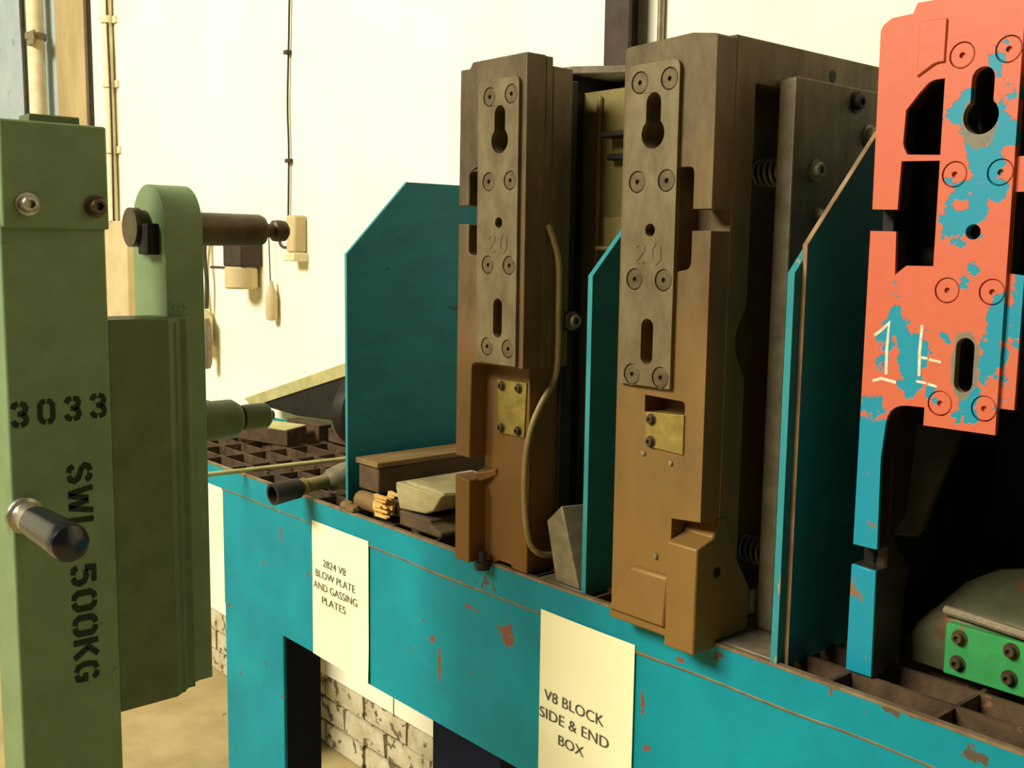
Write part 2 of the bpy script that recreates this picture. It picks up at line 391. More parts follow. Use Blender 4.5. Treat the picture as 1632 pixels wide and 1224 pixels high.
build('back_rail', MB().box(-3.45, .35, 1.545, 1.553, .98, ZT), 'teal', bench, .001)
for x in (-3.45, .342):
    build('end_rail', MB().box(x, x+.008, 1.106, 1.545, .98, ZT), 'teal', bench, .001)
gx = proto('grating_bar', MB().box(-1.892, 1.892, -.003, .003, -.036, 0), 'grating')
for i in range(7): put('grating_bar', gx, bench, (-1.55, 1.157+.0605*i, ZT-.0005))
gy = proto('cross_bar', MB().box(-.0025, .0025, -.2195, .2195, -.026, 0), 'grating')
for i in range(28): put('cross_bar', gy, bench, (-3.358+.134*i, 1.3255, ZT-.002))
for x0, x1 in ((-1.20, -1.105), (-.875, -.76)):
    build('shelf_plate', MB().box(x0, x1, 1.108, 1.26, ZT-.003, ZT+.0006), 'steel', bench, .0008)
def divider(x0, x1, yf, zc, yt, zt, yb, mside, medge, edge_w=.0012):
    prof = [(yf, ZT-.004), (yf, zc), (yt, zt), (yb, zt), (yb, ZT-.004)]
    d = build('divider_plate', MB().prism(prof, (), 'YZ', x0, x1), mside, bench, .0006)
    # thin strip along front and chamfer: painted-in light, worn chips, rust on the last
    e = .0008; q = [(yf-e, ZT-.004), (yf-e, zc), (yt-e, zt+e), (yt+.0004, zt-e), (yf+.0006, zc-.0004), (yf+.0006, ZT-.004)]
    build('worn_edge', MB().prism(q, (), 'YZ', x0-.0003, x1+.0003), medge, d, 0)
    return d
divider(-1.797, -1.790, 1.126, 1.589, 1.271, 1.735, 1.54, 'teal_plate', 'teal_edge')
divider(-1.105, -1.0965, 1.108, 1.565, 1.255, 1.715, 1.54, 'teal_plate', 'teal_edge')
divider(-.7565, -.7475, 1.100, 1.578, 1.245, 1.725, 1.54, 'teal_plate', 'teal_edge')
divider(-.7475, -.7415, 1.115, 1.612, 1.262, 1.757, 1.54, 'teal_plate', 'rust_edge')

# ------------------------------------------------------------------ lettering
def text_mesh(name, lines, m, parent, y):        # lines: (string, x0, x1, z baseline, cap height), on a face looking towards -Y
    mb = MB()
    for s_, x0, x1, zb, h in lines:
        c = bpy.data.curves.new('lettering', 'FONT'); c.body = s_; c.size = 1; c.resolution_u = 4
        o = bpy.data.objects.new('lettering_tmp', c); COL.objects.link(o)
        bpy.context.view_layer.update()
        me = bpy.data.meshes.new_from_object(o.evaluated_get(bpy.context.evaluated_depsgraph_get()))
        bpy.data.objects.remove(o); bpy.data.curves.remove(c)
        vx = [v.co for v in me.vertices]
        ax, bx = min(p.x for p in vx), max(p.x for p in vx); bz = max(p.y for p in vx)
        sx = (x1-x0)/(bx-ax); sz = h/.72
        mb.add([(x0+(p.x-ax)*sx, y, zb+p.y*sz) for p in vx], [tuple(f.vertices) for f in me.polygons])
        bpy.data.meshes.remove(me)
    return build(name, mb, m, parent, 0)
def sign(label, x0, x1, z0, z1, lines):
    t = thing('paper_sign', label, 'sign', ((x0+x1)/2, 1.0965, z0), 'paper signs on the bench front')
    mb = MB(); n = 8; vs = []; fs = []
    for k, off in enumerate((0, .0006)):
        for i in range(n+1):
            for j in range(n+1):
                u, w = i/n, j/n
                bow = .0012*math.sin(math.pi*u)*(.4+.6*w)+.002*max(0, .2-w)*5*u
                vs.append((x0+(x1-x0)*u, 1.0966-bow+off, z0+(z1-z0)*w))
    q = (n+1)**2
    for i in range(n):
        for j in range(n):
            a = i*(n+1)+j; fs += [(a, a+n+1, a+n+2, a+1), (q+a, q+a+1, q+a+n+2, q+a+n+1)]
    sh = build('sheet', mb.add(vs, fs), 'paper', t, 0)
    text_mesh('lettering', lines, 'ink', t, 1.0945)
    return t
sign('cream paper sign reading BLOW PLATE AND GASSING PLATES on the teal bench front', -1.883, -1.673, .757, 1.043,
     [('2824 V8', -1.838, -1.752, .955, .016), ('BLOW PLATE', -1.868, -1.718, .929, .016), ('AND GASSING', -1.876, -1.711, .903, .016), ('PLATES', -1.843, -1.753, .876, .016)])
sign('cream paper sign reading V8 BLOCK SIDE AND END BOX on the teal bench front', -1.183, -.984, .745, 1.042,
     [('V8 BLOCK', -1.170, -1.040, .899, .018), ('SIDE & END', -1.180, -1.029, .868, .018), ('BOX', -1.136, -1.080, .836, .017)])

# stroke glyphs for the stencilled and embossed marks
GL = {
 '0': (.7, [[(.31,.9),(.2,.87),(.11,.74),(.11,.26),(.2,.13),(.31,.1)], [(.39,.9),(.5,.87),(.59,.74),(.59,.26),(.5,.13),(.39,.1)]]),
 '3': (.7, [[(.1,.72),(.17,.86),(.31,.9)], [(.39,.9),(.53,.86),(.59,.73),(.54,.59),(.40,.52),(.28,.52)], [(.44,.49),(.56,.42),(.6,.28),(.54,.15),(.39,.1)], [(.31,.1),(.17,.14),(.09,.28)]]),
 '5': (.7, [[(.6,.9),(.16,.9),(.13,.56)], [(.2,.58),(.38,.61),(.54,.53),(.6,.35),(.54,.17),(.40,.1)], [(.31,.1),(.18,.13),(.1,.26)]]),
 'S': (.7, [[(.6,.73),(.52,.86),(.38,.9)], [(.30,.9),(.15,.84),(.1,.7),(.2,.57),(.5,.45),(.6,.3),(.54,.15),(.40,.1)], [(.31,.1),(.18,.13),(.09,.27)]]),
 'W': (1.0, [[(.08,.97),(.25,.05)], [(.31,.05),(.46,.8)], [(.54,.8),(.69,.05)], [(.75,.05),(.92,.97)]]),
 'L': (.62, [[(.13,.97),(.13,.03)], [(.26,.1),(.58,.1)]]),
 'K': (.7, [[(.12,.97),(.12,.03)], [(.6,.95),(.26,.55)], [(.33,.56),(.63,.04)]]),
 'G': (.72, [[(.6,.73),(.52,.86),(.40,.9)], [(.31,.9),(.16,.82),(.1,.62),(.1,.36),(.18,.16),(.34,.1)], [(.42,.1),(.56,.14),(.6,.24),(.6,.44),(.40,.44)]]),
 '2': (.7, [[(.1,.72),(.2,.88),(.4,.9),(.58,.8),(.55,.6),(.1,.1),(.62,.1)]]),
 'O': (.7, [[(.35,.95),(.12,.75),(.12,.25),(.35,.05),(.58,.25),(.58,.75),(.35,.95)]]),
}

# ------------------------------------------------------------------ green lifting frame in front
lf = thing('lifting_frame', 'tall green painted lifting frame post stencilled 3033 SWL 500KG with clamp arm', 'lifting frame', (-1.40, .45, 0))
PX = -1.352
post = build('post', MB().box(-1.44, PX, .372, .497, .02, 1.735), 'green', lf, .003)
build('base_plate', MB().box(-1.62, -1.2, .25, .75, 0, .02), 'green', lf, .003)
cap = build('cap_plate', MB().box(-1.449, -1.343, .374, .499, 1.619, 1.745), 'green', lf, .003)
build('top_tab', MB().box(-1.44, -1.40, .425, .487, 1.745, 1.760), 'green_dark', cap, .002)
def capscrew(o, d, r, h, socket=True):
    pr = [(0, .0), (r*1.45, 0), (r*1.45, h*.18), (r, h*.18), (r, h*.9), (r*.88, h), (r*.5, h)]
    pr += [(r*.5, h*.55), (0, h*.55)] if socket else [(0, h)]
    return MB().lathe(pr, o, d, 18)
for y, m in ((.402, 'bright_steel'), (.482, 'pin')):
    build('cap_screw', capscrew((-1.343, y, 1.647), (1, 0, 0), .0095, .016), m, cap, 0)
# crank handle: bright ferrule and black grip pointing at the viewer
hd = build('handle', MB().lathe([(0, 0), (.023, 0), (.023, .008), (.0175, .012), (.0175, .05), (0, .05)], (PX, .386, 1.27), (1, 0, 0), 20), 'bright_steel', lf, .001)
build('grip', MB().lathe([(0, .045), (.0195, .045), (.0205, .06), (.0222, .145), (.0225, .158), (.0205, .166), (.015, .169), (0, .170)], (PX, .386, 1.27), (1, 0, 0), 28), 'black', hd, 0)
# stencils: black paint on the post face
def stencil(name, chars, m=.0045):
    mb = MB()
    for ch, fn, k in chars:
        for st in GL[ch][1]: mb.ribbon(st, .2, fn, .0004)
    return build(name, mb, 'paint_black', post, 0)
def across(y, z, h):
    return lambda u, v, d: (PX+.0002+d, y+u*h*.95, z+v*h)
stencil('stencil_number', [(c, across(.3745+.0315*i, 1.378+.001*i, .033), 0) for i, c in enumerate('3033')])
def down(z, wd, g):                       # reads downwards: top of the letter towards +Y
    return lambda u, v, d: (PX+.0002+d, .4375+v*.033, z-u/GL[g][0]*wd)
for word in ((('S', 1.327, .027), ('W', 1.297, .036), ('L', 1.258, .023)), (('5', 1.196, .030), ('0', 1.162, .030), ('0', 1.129, .030), ('K', 1.097, .028), ('G', 1.066, .028))):
    stencil('stencil_load', [(g, down(z, wd, g), 0) for g, z, wd in word])
# clamp carriage: channel with a ridge, long arm with rounded top, two pins
build('channel', MB().prism([(-1.358, .497), (-1.358, .578), (-1.376, .602), (-1.376, .612), (-1.44, .612), (-1.44, .497)], (), 'XY', .981, 1.505).box(-1.372, -1.366, .584, .594, .981, 1.50), 'green_dark', lf, .002)
R_ = .056; cx_, cz_ = -1.4495, 1.628
arm_prof = [(cx_-R_, .981), (cx_+R_, .981)]+circ(cx_, cz_, R_, 24, 0, math.pi, False)
arm = build('arm', MB().prism(arm_prof, (), 'XZ', .592, .645), 'green', lf, .003)
build('ridge', MB().box(-1.396, -1.390, .612, .622, .981, 1.505), 'green', arm, .0015)
pn = build('pin', MB().lathe([(0, -.012), (.027, -.012), (.027, 0), (.024, 0), (.024, .055), (.0235, .183), (.021, .189), (.0105, .191), (.0105, .205), (.0155, .208), (.0165, .216), (.0155, .226), (.010, .231), (0, .231)], (cx_-.012, .582, 1.625), (0, 1, 0), 26), 'pin', lf, 0)
build('keeper_plate', MB().box(-1.449, -1.414, .576, .593, 1.588, 1.630), 'socket', lf, .002)  # dark block in place of the shaded notch in the arm
build('clamp_knob', MB().lathe([(0, 0), (.024, 0), (.029, .006), (.029, .06), (.022, .071), (.012, .072), (.012, .076), (.0185, .077), (.0195, .085), (.0195, .115), (.015, .12), (.007, .122), (.007, .128), (0, .129)], (-1.44, .645, 1.348), (0, 1, 0), 26), 'green_dark', lf, 0)

# ------------------------------------------------------------------ core boxes: shared key plate
def key_holes(cx, z0):
    nk = [(cx-.0125, z0-.062), (cx-.0125, z0-.027)]+[(cx+.0125*math.cos(a), z0-.027+.0125*math.sin(a)) for a in [math.pi-math.pi*i/8 for i in range(1, 8)]]+[(cx+.0125, z0-.027), (cx+.0125, z0-.052)]
    c0 = z0-.0665; r = .0195
    a0 = math.acos(.0125/r)
    big = [(cx+r*math.cos(a), c0+r*math.sin(a)) for a in [a0-(2*a0+math.pi)*i/20*1.0 for i in range(21)]]
    up_ = [(cx+.0125*math.cos(a), z0-.027+.0125*math.sin(a)) for a in [math.pi-math.pi*i/8 for i in range(9)]]
    keyhole = up_+big
    slot = [(cx+.0105*math.cos(a), z0-.316+.0105*math.sin(a)) for a in [math.pi-math.pi*i/8 for i in range(9)]]+[(cx+.0105*math.cos(a), z0-.356+.0105*math.sin(a)) for a in [-math.pi*i/8 for i in range(9)]]
    return keyhole, slot, circ(cx, z0-.19, .0085, 16)
def scr_xz(cx, z0): return [(cx+s*.0252, z0-.1272*i) for i in range(4) for s in (-1, 1)]
def screw_mesh(m):
    return proto('screw', MB().lathe([(0, .004), (.0034, .004), (.0034, 0), (.0124, 0), (.0133, .0008), (.0133, .006)], (0, 0, 0), (0, 1, 0), 20), m)
def key_plate(t, cx, z0, x0, x1, zt, zb, yf, th, m, ms, rtop=.012):
    out = rnd([(x0, zb), (x1, zb), (x1, zt, rtop), (x0, zt, rtop)])
    kh, sl, ho = key_holes(cx, z0)
    kp = build('key_plate', MB().prism(out, [kh, sl, ho]+[circ(x, z, .0145, 22) for x, z in scr_xz(cx, z0)], 'XZ', yf, yf+th), m, t, .0009)
    me = screw_mesh(ms)
    for x, z in scr_xz(cx, z0): put('screw', me, kp, (x, yf+.0006, z))
    return kp
def emboss(kp, cx, z, yf, m):
    mb = MB()
    for i, g in enumerate('2O'):
        for st in GL[g][1]: mb.ribbon(st, .12, (lambda u, v, d, i=i: (cx-.024+.028*i+u*.03, yf-d, z+v*.03)), .0008)
    build('embossed_mark', mb, m, kp, 0)
def brass_plate(t, pts, y, scr, m='brass'):
    b_ = build('brass_tag', MB().prism(pts, (), 'XZ', y-.003, y), m, t, .0006)
    for x, z in scr: build('tag_screw', capscrew((x, y-.003, z), (0, -1, 0), .0055, .006), 'pin', b_, 0)
    return b_

# --- narrow brown box standing left
c1 = thing('core_box_plate', 'narrow rusty brown iron core box standing between the first two teal dividers', 'core box', (-1.28, 1.2, ZT), 'brown iron core boxes on the bench')
kh, sl, ho = key_holes(-1.254, 1.832)
# order the outline: left edge downwards through the pocket, then the recess
out = rnd([(-1.358, 1.881), (-1.3605, 1.670), (-1.334, 1.670), (-1.334, 1.722, .008), (-1.306, 1.722), (-1.306, 1.592), (-1.334, 1.592, .010), (-1.334, 1.641), (-1.3605, 1.641),
           (-1.364, 1.264), (-1.328, 1.264), (-1.324, 1.421, .010), (-1.2, 1.421), (-1.2, 1.890), (-1.328, 1.890), (-1.335, 1.881)])
build('front_casting', MB().prism(out, [kh, sl, ho], 'XZ', 1.066, 1.104), 'iron1', c1, .0015)
build('lower_flange', MB().prism([(-1.364, 1.088), (-1.327, 1.088), (-1.327, 1.226), (-1.364, 1.232)], (), 'XZ', 1.066, 1.104), 'iron1', c1, .002)
build('lower_ledge', MB().hexa([(-1.327, 1.085, 1.222), (-1.296, 1.1, 1.236), (-1.296, 1.12, 1.236), (-1.34, 1.12, 1.222), (-1.34, 1.085, 1.234), (-1.296, 1.094, 1.246), (-1.296, 1.12, 1.256), (-1.34, 1.12, 1.246)]), 'iron1', c1, .002)
build('side_casting', MB().box(-1.306, -1.2, 1.104, 1.119, 1.421, 1.889).box(-1.306, -1.2, 1.119, 1.160, 1.421, 1.876).box(-1.330, -1.306, 1.104, 1.16, 1.267, 1.876), 'iron1', c1, .002)
build('lower_casting', MB().prism([(-1.330, ZT+.001), (-1.300, ZT+.001), (-1.292, 1.094), (-1.262, 1.094), (-1.255, ZT+.001), (-1.222, ZT+.001), (-1.222, 1.421), (-1.330, 1.421)], (), 'XZ', 1.100, 1.165), 'iron1', c1, .002)
build('foot_stud', MB().lathe([(0, 0), (.012, 0), (.012, .012), (.007, .014), (.007, .03), (0, .03)], (-1.312, 1.084, 1.078), (0, 0, 1), 14), 'dark', c1, 0)
kp = key_plate(c1, -1.254, 1.832, -1.306, -1.211, 1.857, 1.4245, 1.060, .0062, 'keysteel', 'screw')
emboss(kp, -1.257, 1.596, 1.060, 'keysteel')
brass_plate(c1, [(-1.294, 1.308), (-1.230, 1.308), (-1.226, 1.395), (-1.296, 1.395)], 1.100, [(-1.284, 1.385), (-1.243, 1.385), (-1.284, 1.317), (-1.243, 1.317)])
build('rear_casting', MB().box(-1.36, -1.215, 1.160, 1.186, ZT+.001, 1.862), 'dark', c1, .002)  # dark colour carries the shade of the gap between the castings
build('rear_plate', MB().prism(rnd([(-1.36, ZT+.001), (-1.122, ZT+.001), (-1.122, 1.853, .01), (-1.36, 1.853)]), (), 'XZ', 1.235, 1.265), 'olive', c1, .002)
build('rear_rib', MB().box(-1.217, -1.207, 1.228, 1.236, 1.25, 1.845), 'olive', c1, .004)
build('rear_clip', MB().box(-1.187, -1.125, 1.206, 1.236, 1.776, 1.785), 'dark', c1, .002)
build('rear_clip', MB().box(-1.182, -1.125, 1.218, 1.236, 1.742, 1.752), 'dark', c1, .002)
build('rear_ledge', MB().box(-1.192, -1.125, 1.224, 1.236, 1.535, 1.655).box(-1.195, -1.125, 1.208, 1.2245, 1.602, 1.609), 'olive', c1, .003)
build('spacer_block', MB().box(-1.36, -1.25, 1.186, 1.235, ZT+.001, 1.853), 'dark', c1, .001)
build('top_plate', MB().prism([(-1.262, 1.204), (-1.252, 1.209), (-1.122, 1.311), (-1.122, 1.36), (-1.262, 1.36)], (), 'XY', 1.880, 1.8925), 'steel', c1, .002)
build('top_plate_web', MB().box(-1.36, -1.2625, 1.206, 1.36, 1.8535, 1.892), 'dark', c1, .001)
build('top_bracket', MB().box(-1.262, -1.122, 1.318, 1.36, 1.8535, 1.8795), 'dark', c1, .001)
build('hose', MB().tube([(-1.199, 1.112, 1.640), (-1.196, 1.124, 1.612), (-1.195, 1.133, 1.575), (-1.196, 1.135, 1.50), (-1.197, 1.136, 1.44), (-1.202, 1.134, 1.40), (-1.212, 1.118, 1.365), (-1.214, 1.100, 1.330), (-1.214, 1.088, 1.285),
                         (-1.214, 1.086, 1.215), (-1.212, 1.094, 1.150), (-1.206, 1.110, 1.125), (-1.203, 1.135, 1.118)], .0050, 12, 6), 'hose', c1, 0)
build('cap_bolt', capscrew((-1.2, 1.166, 1.492), (1, -.15, 0), .010, .016), 'steel', c1, 0)
build('bolt_lug', MB().box(-1.2155, -1.199, 1.150, 1.182, 1.476, 1.508), 'dark', c1, .002)
build('rubber_stop', MB().cyl((-1.222, 1.15, 1.165), (-1.196, 1.15, 1.165), .012, 18, ch=.002), 'socket', c1, 0)

# --- wide brown box, middle
c2 = thing('core_box_plate', 'wide rusty brown iron core box with spring-loaded side plate in the middle of the bench', 'core box', (-.92, 1.28, ZT), 'brown iron core boxes on the bench')
kh, sl, ho = key_holes(-.940, 1.819)
out = rnd([(-.998, 1.100), (-.985, 1.100), (-.893, 1.100), (-.893, 1.252), (-.845, 1.256), (-.845, 1.628), (-.875, 1.628), (-.875, 1.580, .010), (-.898, 1.576), (-.898, 1.708), (-.875, 1.708, .008), (-.875, 1.655), (-.845, 1.655),
           (-.845, 1.866, .004), (-.885, 1.872), (-.989, 1.868), (-.998, 1.866, .008)])
slot2 = rnd([(-.946, 1.388), (-.877, 1.388), (-.877, 1.409, .006), (-.946, 1.411)])
build('front_casting', MB().prism(out, [kh, sl, ho, slot2], 'XZ', 1.060, 1.098), 'iron2', c2, .0018)
side = [(1.098, 1.10), (1.140, 1.10), (1.140, 1.44)]+[(1.1405-.022*math.sin(math.pi*i/8), 1.44+.092*i/8) for i in range(1, 8)]+[(1.140, 1.532), (1.140, 1.815), (1.50, 1.815), (1.50, 1.870), (1.098, 1.870)]
build('side_casting', MB().prism(side, (), 'YZ', -.998, -.845), 'iron2', c2, .002)
build('core_casting', MB().box(-.998, -.885, 1.140, 1.50, 1.09, 1.816), 'iron2', c2, .002)
build('lower_pad', MB().hexa([(-.997, 1.050, 1.104), (-.893, 1.050, 1.104), (-.893, 1.061, 1.104), (-.997, 1.061, 1.104), (-.958, 1.054, 1.171), (-.893, 1.054, 1.171), (-.893, 1.061, 1.175), (-.955, 1.061, 1.175)]), 'iron2', c2, .003)
build('lower_strip', MB().box(-.997, -.893, 1.056, 1.10, 1.0905, 1.1035), 'iron2', c2, .002)
foot = build('foot_block', MB().prism([(1.052, 1.080), (1.0965, 1.080), (1.0965, ZT+.002), (1.168, ZT+.002), (1.168, 1.15), (1.14, 1.19), (1.11, 1.256), (1.098, 1.256), (1.085, 1.232), (1.052, 1.222)], (), 'YZ', -.893, -.8425), 'iron2', c2, .0025)
build('foot_hole', MB().lathe([(0, .0005), (.007, .0005), (.0075, 0)], (-.8425, 1.095, 1.184), (1, 0, 0), 16), 'socket', foot, 0)  # dark disc painted in for the shade inside a hole
build('drain_pin', MB().lathe([(.004, 0), (.004, .004), (0, .005)], (-.918, 1.0605, 1.196), (0, -1, 0), 10), 'steel', c2, 0)
kp = key_plate(c2, -.940, 1.819, -.988, -.898, 1.842, 1.424, 1.0535, .0066, 'keysteel', 'screw')
emboss(kp, -.943, 1.584, 1.0535, 'keysteel')
brass_plate(c2, [(-.941, 1.343), (-.876, 1.340), (-.876, 1.392), (-.941, 1.389)], 1.0605, [(-.931, 1.380), (-.931, 1.350)])
for x, z in ((-.945, 1.332), (-.897, 1.326)):
    build('stud', MB().lathe([(.0032, 0), (.0032, .003), (0, .004)], (x, 1.0605, z), (0, -1, 0), 10), 'steel', c2, 0)
plate = build('side_plate', MB().box(-.841, -.8155, 1.185, 1.48, ZT+.001, 1.826), 'iron2', c2, .002)
build('plate_edge', MB().box(-.8405, -.816, 1.1838, 1.187, ZT+.004, 1.824), 'steel', plate, .001)  # lighter strip puts the light on the plate's front edge into colour
for y, z, r in ((1.236, 1.711, .010), (1.325, 1.807, .010), (1.362, 1.765, .011), (1.247, 1.654, .006)):
    build('plate_bolt', capscrew((-.8155, y, z), (1, 0, 0), r, .010), 'steel' if z < 1.8 else 'socket', plate, 0)  # topmost dark head stands in for a shaded hole
build('flange_hole', MB().lathe([(0, .0005), (.008, .0005), (.0085, 0)], (-.845, 1.311, 1.843), (1, 0, 0), 16), 'socket', c2, 0)  # flat dark disc replaces the shade of a real hole
for z, y in ((1.708, 1.206), (1.188, 1.212)):
    pts = []
    for i in range(81):
        a = 2*math.pi*i/16
        pts.append((-.886+.046*i/80, y+.0175*math.cos(a), z+.0175*math.sin(a)))
    build('spring', MB().tube(pts, .0024, 6, 1), 'steel', c2, 0)
    build('spring_rod', MB().cyl((-.886, y, z), (-.84, y, z), .010, 14), 'dark', c2, 0)
build('wedge_pad', MB().hexa([(-.872, 1.175, 1.109), (-.846, 1.175, 1.106), (-.846, 1.2, 1.106), (-.872, 1.2, 1.109), (-.868, 1.178, 1.135), (-.846, 1.178, 1.143), (-.846, 1.2, 1.143), (-.868, 1.2, 1.135)]), 'wood_pale', c2, .004)

# --- orange box, right
c3 = thing('core_box_plate', 'tall core box in flaking orange paint over blue at the right end of the bench', 'core box', (-.6, 1.3, ZT))
kh, sl, ho = key_holes(-.5535, 1.817)
LEG0 = [(-.681, ZT+.001), (-.646, ZT+.001), (-.648, 1.222), (-.681, 1.224)]
upper = rnd([(-.680, 1.249), (-.648, 1.249), (-.650, 1.361), (-.644, 1.427, .024), (-.588, 1.428), (-.586, 1.437), (-.498, 1.437), (-.4975, 1.581), (-.514, 1.583), (-.514, 1.669), (-.455, 1.669), (-.455, 1.10),
             (-.420, 1.10), (-.420, 1.860, .014), (-.455, 1.871), (-.462, 1.882), (-.637, 1.882), (-.642, 1.871), (-.667, 1.870), (-.681, 1.862, .014), (-.679, 1.654), (-.647, 1.653), (-.6455, 1.708), (-.5945, 1.706), (-.5925, 1.589), (-.632, 1.589), (-.6455, 1.578), (-.647, 1.628), (-.680, 1.629)])
win1 = rnd([(-.5945, 1.796), (-.616, 1.795, .006), (-.629, 1.782), (-.6435, 1.765), (-.645, 1.726, .006), (-.639, 1.715), (-.5945, 1.712)])
win1r = rnd([(-.514, 1.790), (-.49, 1.790), (-.476, 1.776), (-.464, 1.76), (-.463, 1.72), (-.468, 1.706), (-.514, 1.706)])
fcs = build('front_casting', MB().prism(upper, [kh, sl, ho, win1, win1r], 'XZ', 1.150, 1.155), 'orange', c3, .0015)
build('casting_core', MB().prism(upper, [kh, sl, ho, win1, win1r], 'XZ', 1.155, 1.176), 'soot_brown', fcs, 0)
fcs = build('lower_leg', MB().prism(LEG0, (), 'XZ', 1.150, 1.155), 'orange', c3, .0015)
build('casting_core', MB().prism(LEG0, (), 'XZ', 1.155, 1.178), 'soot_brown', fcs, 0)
build('relief_panel', MB().prism(rnd([(-.632, 1.80), (-.61, 1.813, .01), (-.600, 1.813), (-.600, 1.86), (-.632, 1.86)]), (), 'XZ', 1.147, 1.151), 'orange', c3, .0015)
kp3 = key_plate(c3, -.5535, 1.817, -.5965, -.514, 1.836, 1.408, 1.1445, .0062, 'orange', 'orange', .002)
fc = lambda u, v, d: (u, 1.1498-d, v)
for st in ([(-.667, 1.506), (-.658, 1.513), (-.649, 1.522), (-.650, 1.49), (-.649, 1.461)], [(-.666, 1.452), (-.655, 1.456), (-.636, 1.453)], [(-.608, 1.522), (-.609, 1.49), (-.608, 1.463)]):
    build('chalk_mark', MB().ribbon(st, .0036, fc, .0003), 'chalk', c3, 0)
fk = lambda u, v, d: (u, 1.1443-d, v)
for a, b_ in (([(-.611, 1.457), (-.5955, 1.456)], [(-.5945, 1.456), (-.583, 1.454)]), ([(-.607, 1.485), (-.5955, 1.484)], [(-.5945, 1.484), (-.580, 1.482)])):
    build('chalk_mark', MB().ribbon(a, .003, fc, .0003), 'chalk', c3, 0); build('chalk_mark', MB().ribbon(b_, .003, fk, .0003), 'chalk', c3, 0)
# inner casting behind the face, cavity shade put into its black colour: side wall, back, top, pocket floors and the sloping rib
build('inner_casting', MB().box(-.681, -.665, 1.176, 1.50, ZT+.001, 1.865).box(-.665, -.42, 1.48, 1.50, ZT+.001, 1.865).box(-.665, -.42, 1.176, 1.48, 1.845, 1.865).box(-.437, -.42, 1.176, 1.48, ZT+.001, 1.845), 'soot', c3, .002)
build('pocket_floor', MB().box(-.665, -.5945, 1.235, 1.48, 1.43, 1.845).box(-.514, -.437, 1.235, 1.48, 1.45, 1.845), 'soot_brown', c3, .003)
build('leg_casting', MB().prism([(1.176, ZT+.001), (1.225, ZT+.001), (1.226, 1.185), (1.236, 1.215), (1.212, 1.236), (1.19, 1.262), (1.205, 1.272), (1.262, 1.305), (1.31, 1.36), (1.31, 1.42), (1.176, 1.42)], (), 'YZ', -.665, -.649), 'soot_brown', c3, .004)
build('sloping_rib', MB().hexa([(-.665, 1.182, 1.255), (-.640, 1.236, 1.250), (-.650, 1.27, 1.250), (-.665, 1.27, 1.255), (-.665, 1.205, 1.40), (-.612, 1.295, 1.40), (-.63, 1.33, 1.40), (-.665, 1.33, 1.40)]), 'rib', c3, .006)

# --- green bolted casting lying behind the orange box's opening
gc = thing('bolted_casting', 'low green bolted casting with rounded grey top at the bottom right of the bench', 'casting', (-.52, 1.3, ZT))
prof = [(1.236, ZT+.004), (1.232, 1.158), (1.240, 1.172), (1.262, 1.184), (1.29, 1.192), (1.33, 1.206), (1.37, 1.205), (1.41, 1.185), (1.43, ZT+.004)]
secs = [(-.6475, .42), (-.640, .58), (-.62, .78), (-.595, .92), (-.56, 1.0), (-.50, 1.02), (-.44, 1.0)]
n = len(prof); mb = MB()
mb.add([(x, 1.30+(y-1.30)*(.9+.1*k) if x < -.6 else y, ZT+.004+(z-ZT-.004)*k) for x, k in secs for y, z in prof],
       [(a*n+i, a*n+(i+1) % n, (a+1)*n+(i+1) % n, (a+1)*n+i) for a in range(len(secs)-1) for i in range(n)]+[tuple(range(n)), tuple(range((len(secs)-1)*n, len(secs)*n))])
build('body', mb, 'grey_green', gc, 0, 60)
build('bead', MB().tube([(-.60, 1.236, 1.168), (-.56, 1.228, 1.170), (-.50, 1.224, 1.168), (-.441, 1.222, 1.166)], .006, 10, 4), 'steel', gc, 0)
fp = build('face_plate', MB().prism(rnd([(-.592, 1.094), (-.441, 1.094), (-.441, 1.158), (-.592, 1.158, .004)]), (), 'XZ', 1.222, 1.236), 'green_bright', gc, .0015)
for x, z in ((-.574, 1.144), (-.574, 1.112), (-.512, 1.146), (-.512, 1.113), (-.455, 1.146), (-.455, 1.113)):
    build('nut', capscrew((x, 1.222, z), (0, -1, 0), .0065, .009), 'pin', fp, 0)

# ------------------------------------------------------------------ loose things on the bench
w_ = build('steel_wedge', MB().hexa([(-1.168, 1.113, ZT+.001), (-1.112, 1.110, ZT+.001), (-1.110, 1.18, ZT+.001), (-1.166, 1.18, ZT+.001), (-1.191, 1.113, 1.180), (-1.156, 1.110, 1.211), (-1.1085, 1.18, 1.217), (-1.185, 1.18, 1.19)]), 'steel', None, .002)
tag(w_, 'grey steel wedge leaning beside the narrow brown core box', 'wedge')
bx = build('wooden_batten', MB().box(-1.762, -1.692, 1.133, 1.50, 1.128, 1.178), 'wood_dark', None, .003); tag(bx, 'dark oily wooden batten lying under a thin plank beside the first divider', 'batten')
bx = build('wooden_plank', MB().box(-1.766, -1.688, 1.128, 1.50, 1.1785, 1.190), 'wood', None, .002); tag(bx, 'thin wooden plank lying on top of the dark batten', 'plank')
bx = build('wooden_packer', MB().box(-1.770, -1.68, 1.25, 1.50, ZT+.001, 1.1275), 'wood_dark', None, .003); tag(bx, 'dark wooden packer underneath the battens by the first divider', 'packer')
st = thing('broken_stick', 'short round wooden stick with pale freshly split end near bench edge', 'stick', (-1.66, 1.13, ZT))
build('shaft', MB().tube([(-1.745, 1.128, 1.108), (-1.70, 1.126, 1.109), (-1.655, 1.122, 1.111)], .0185, 12, 4), 'wood', st, 0)
mb = MB(); random.seed(11)
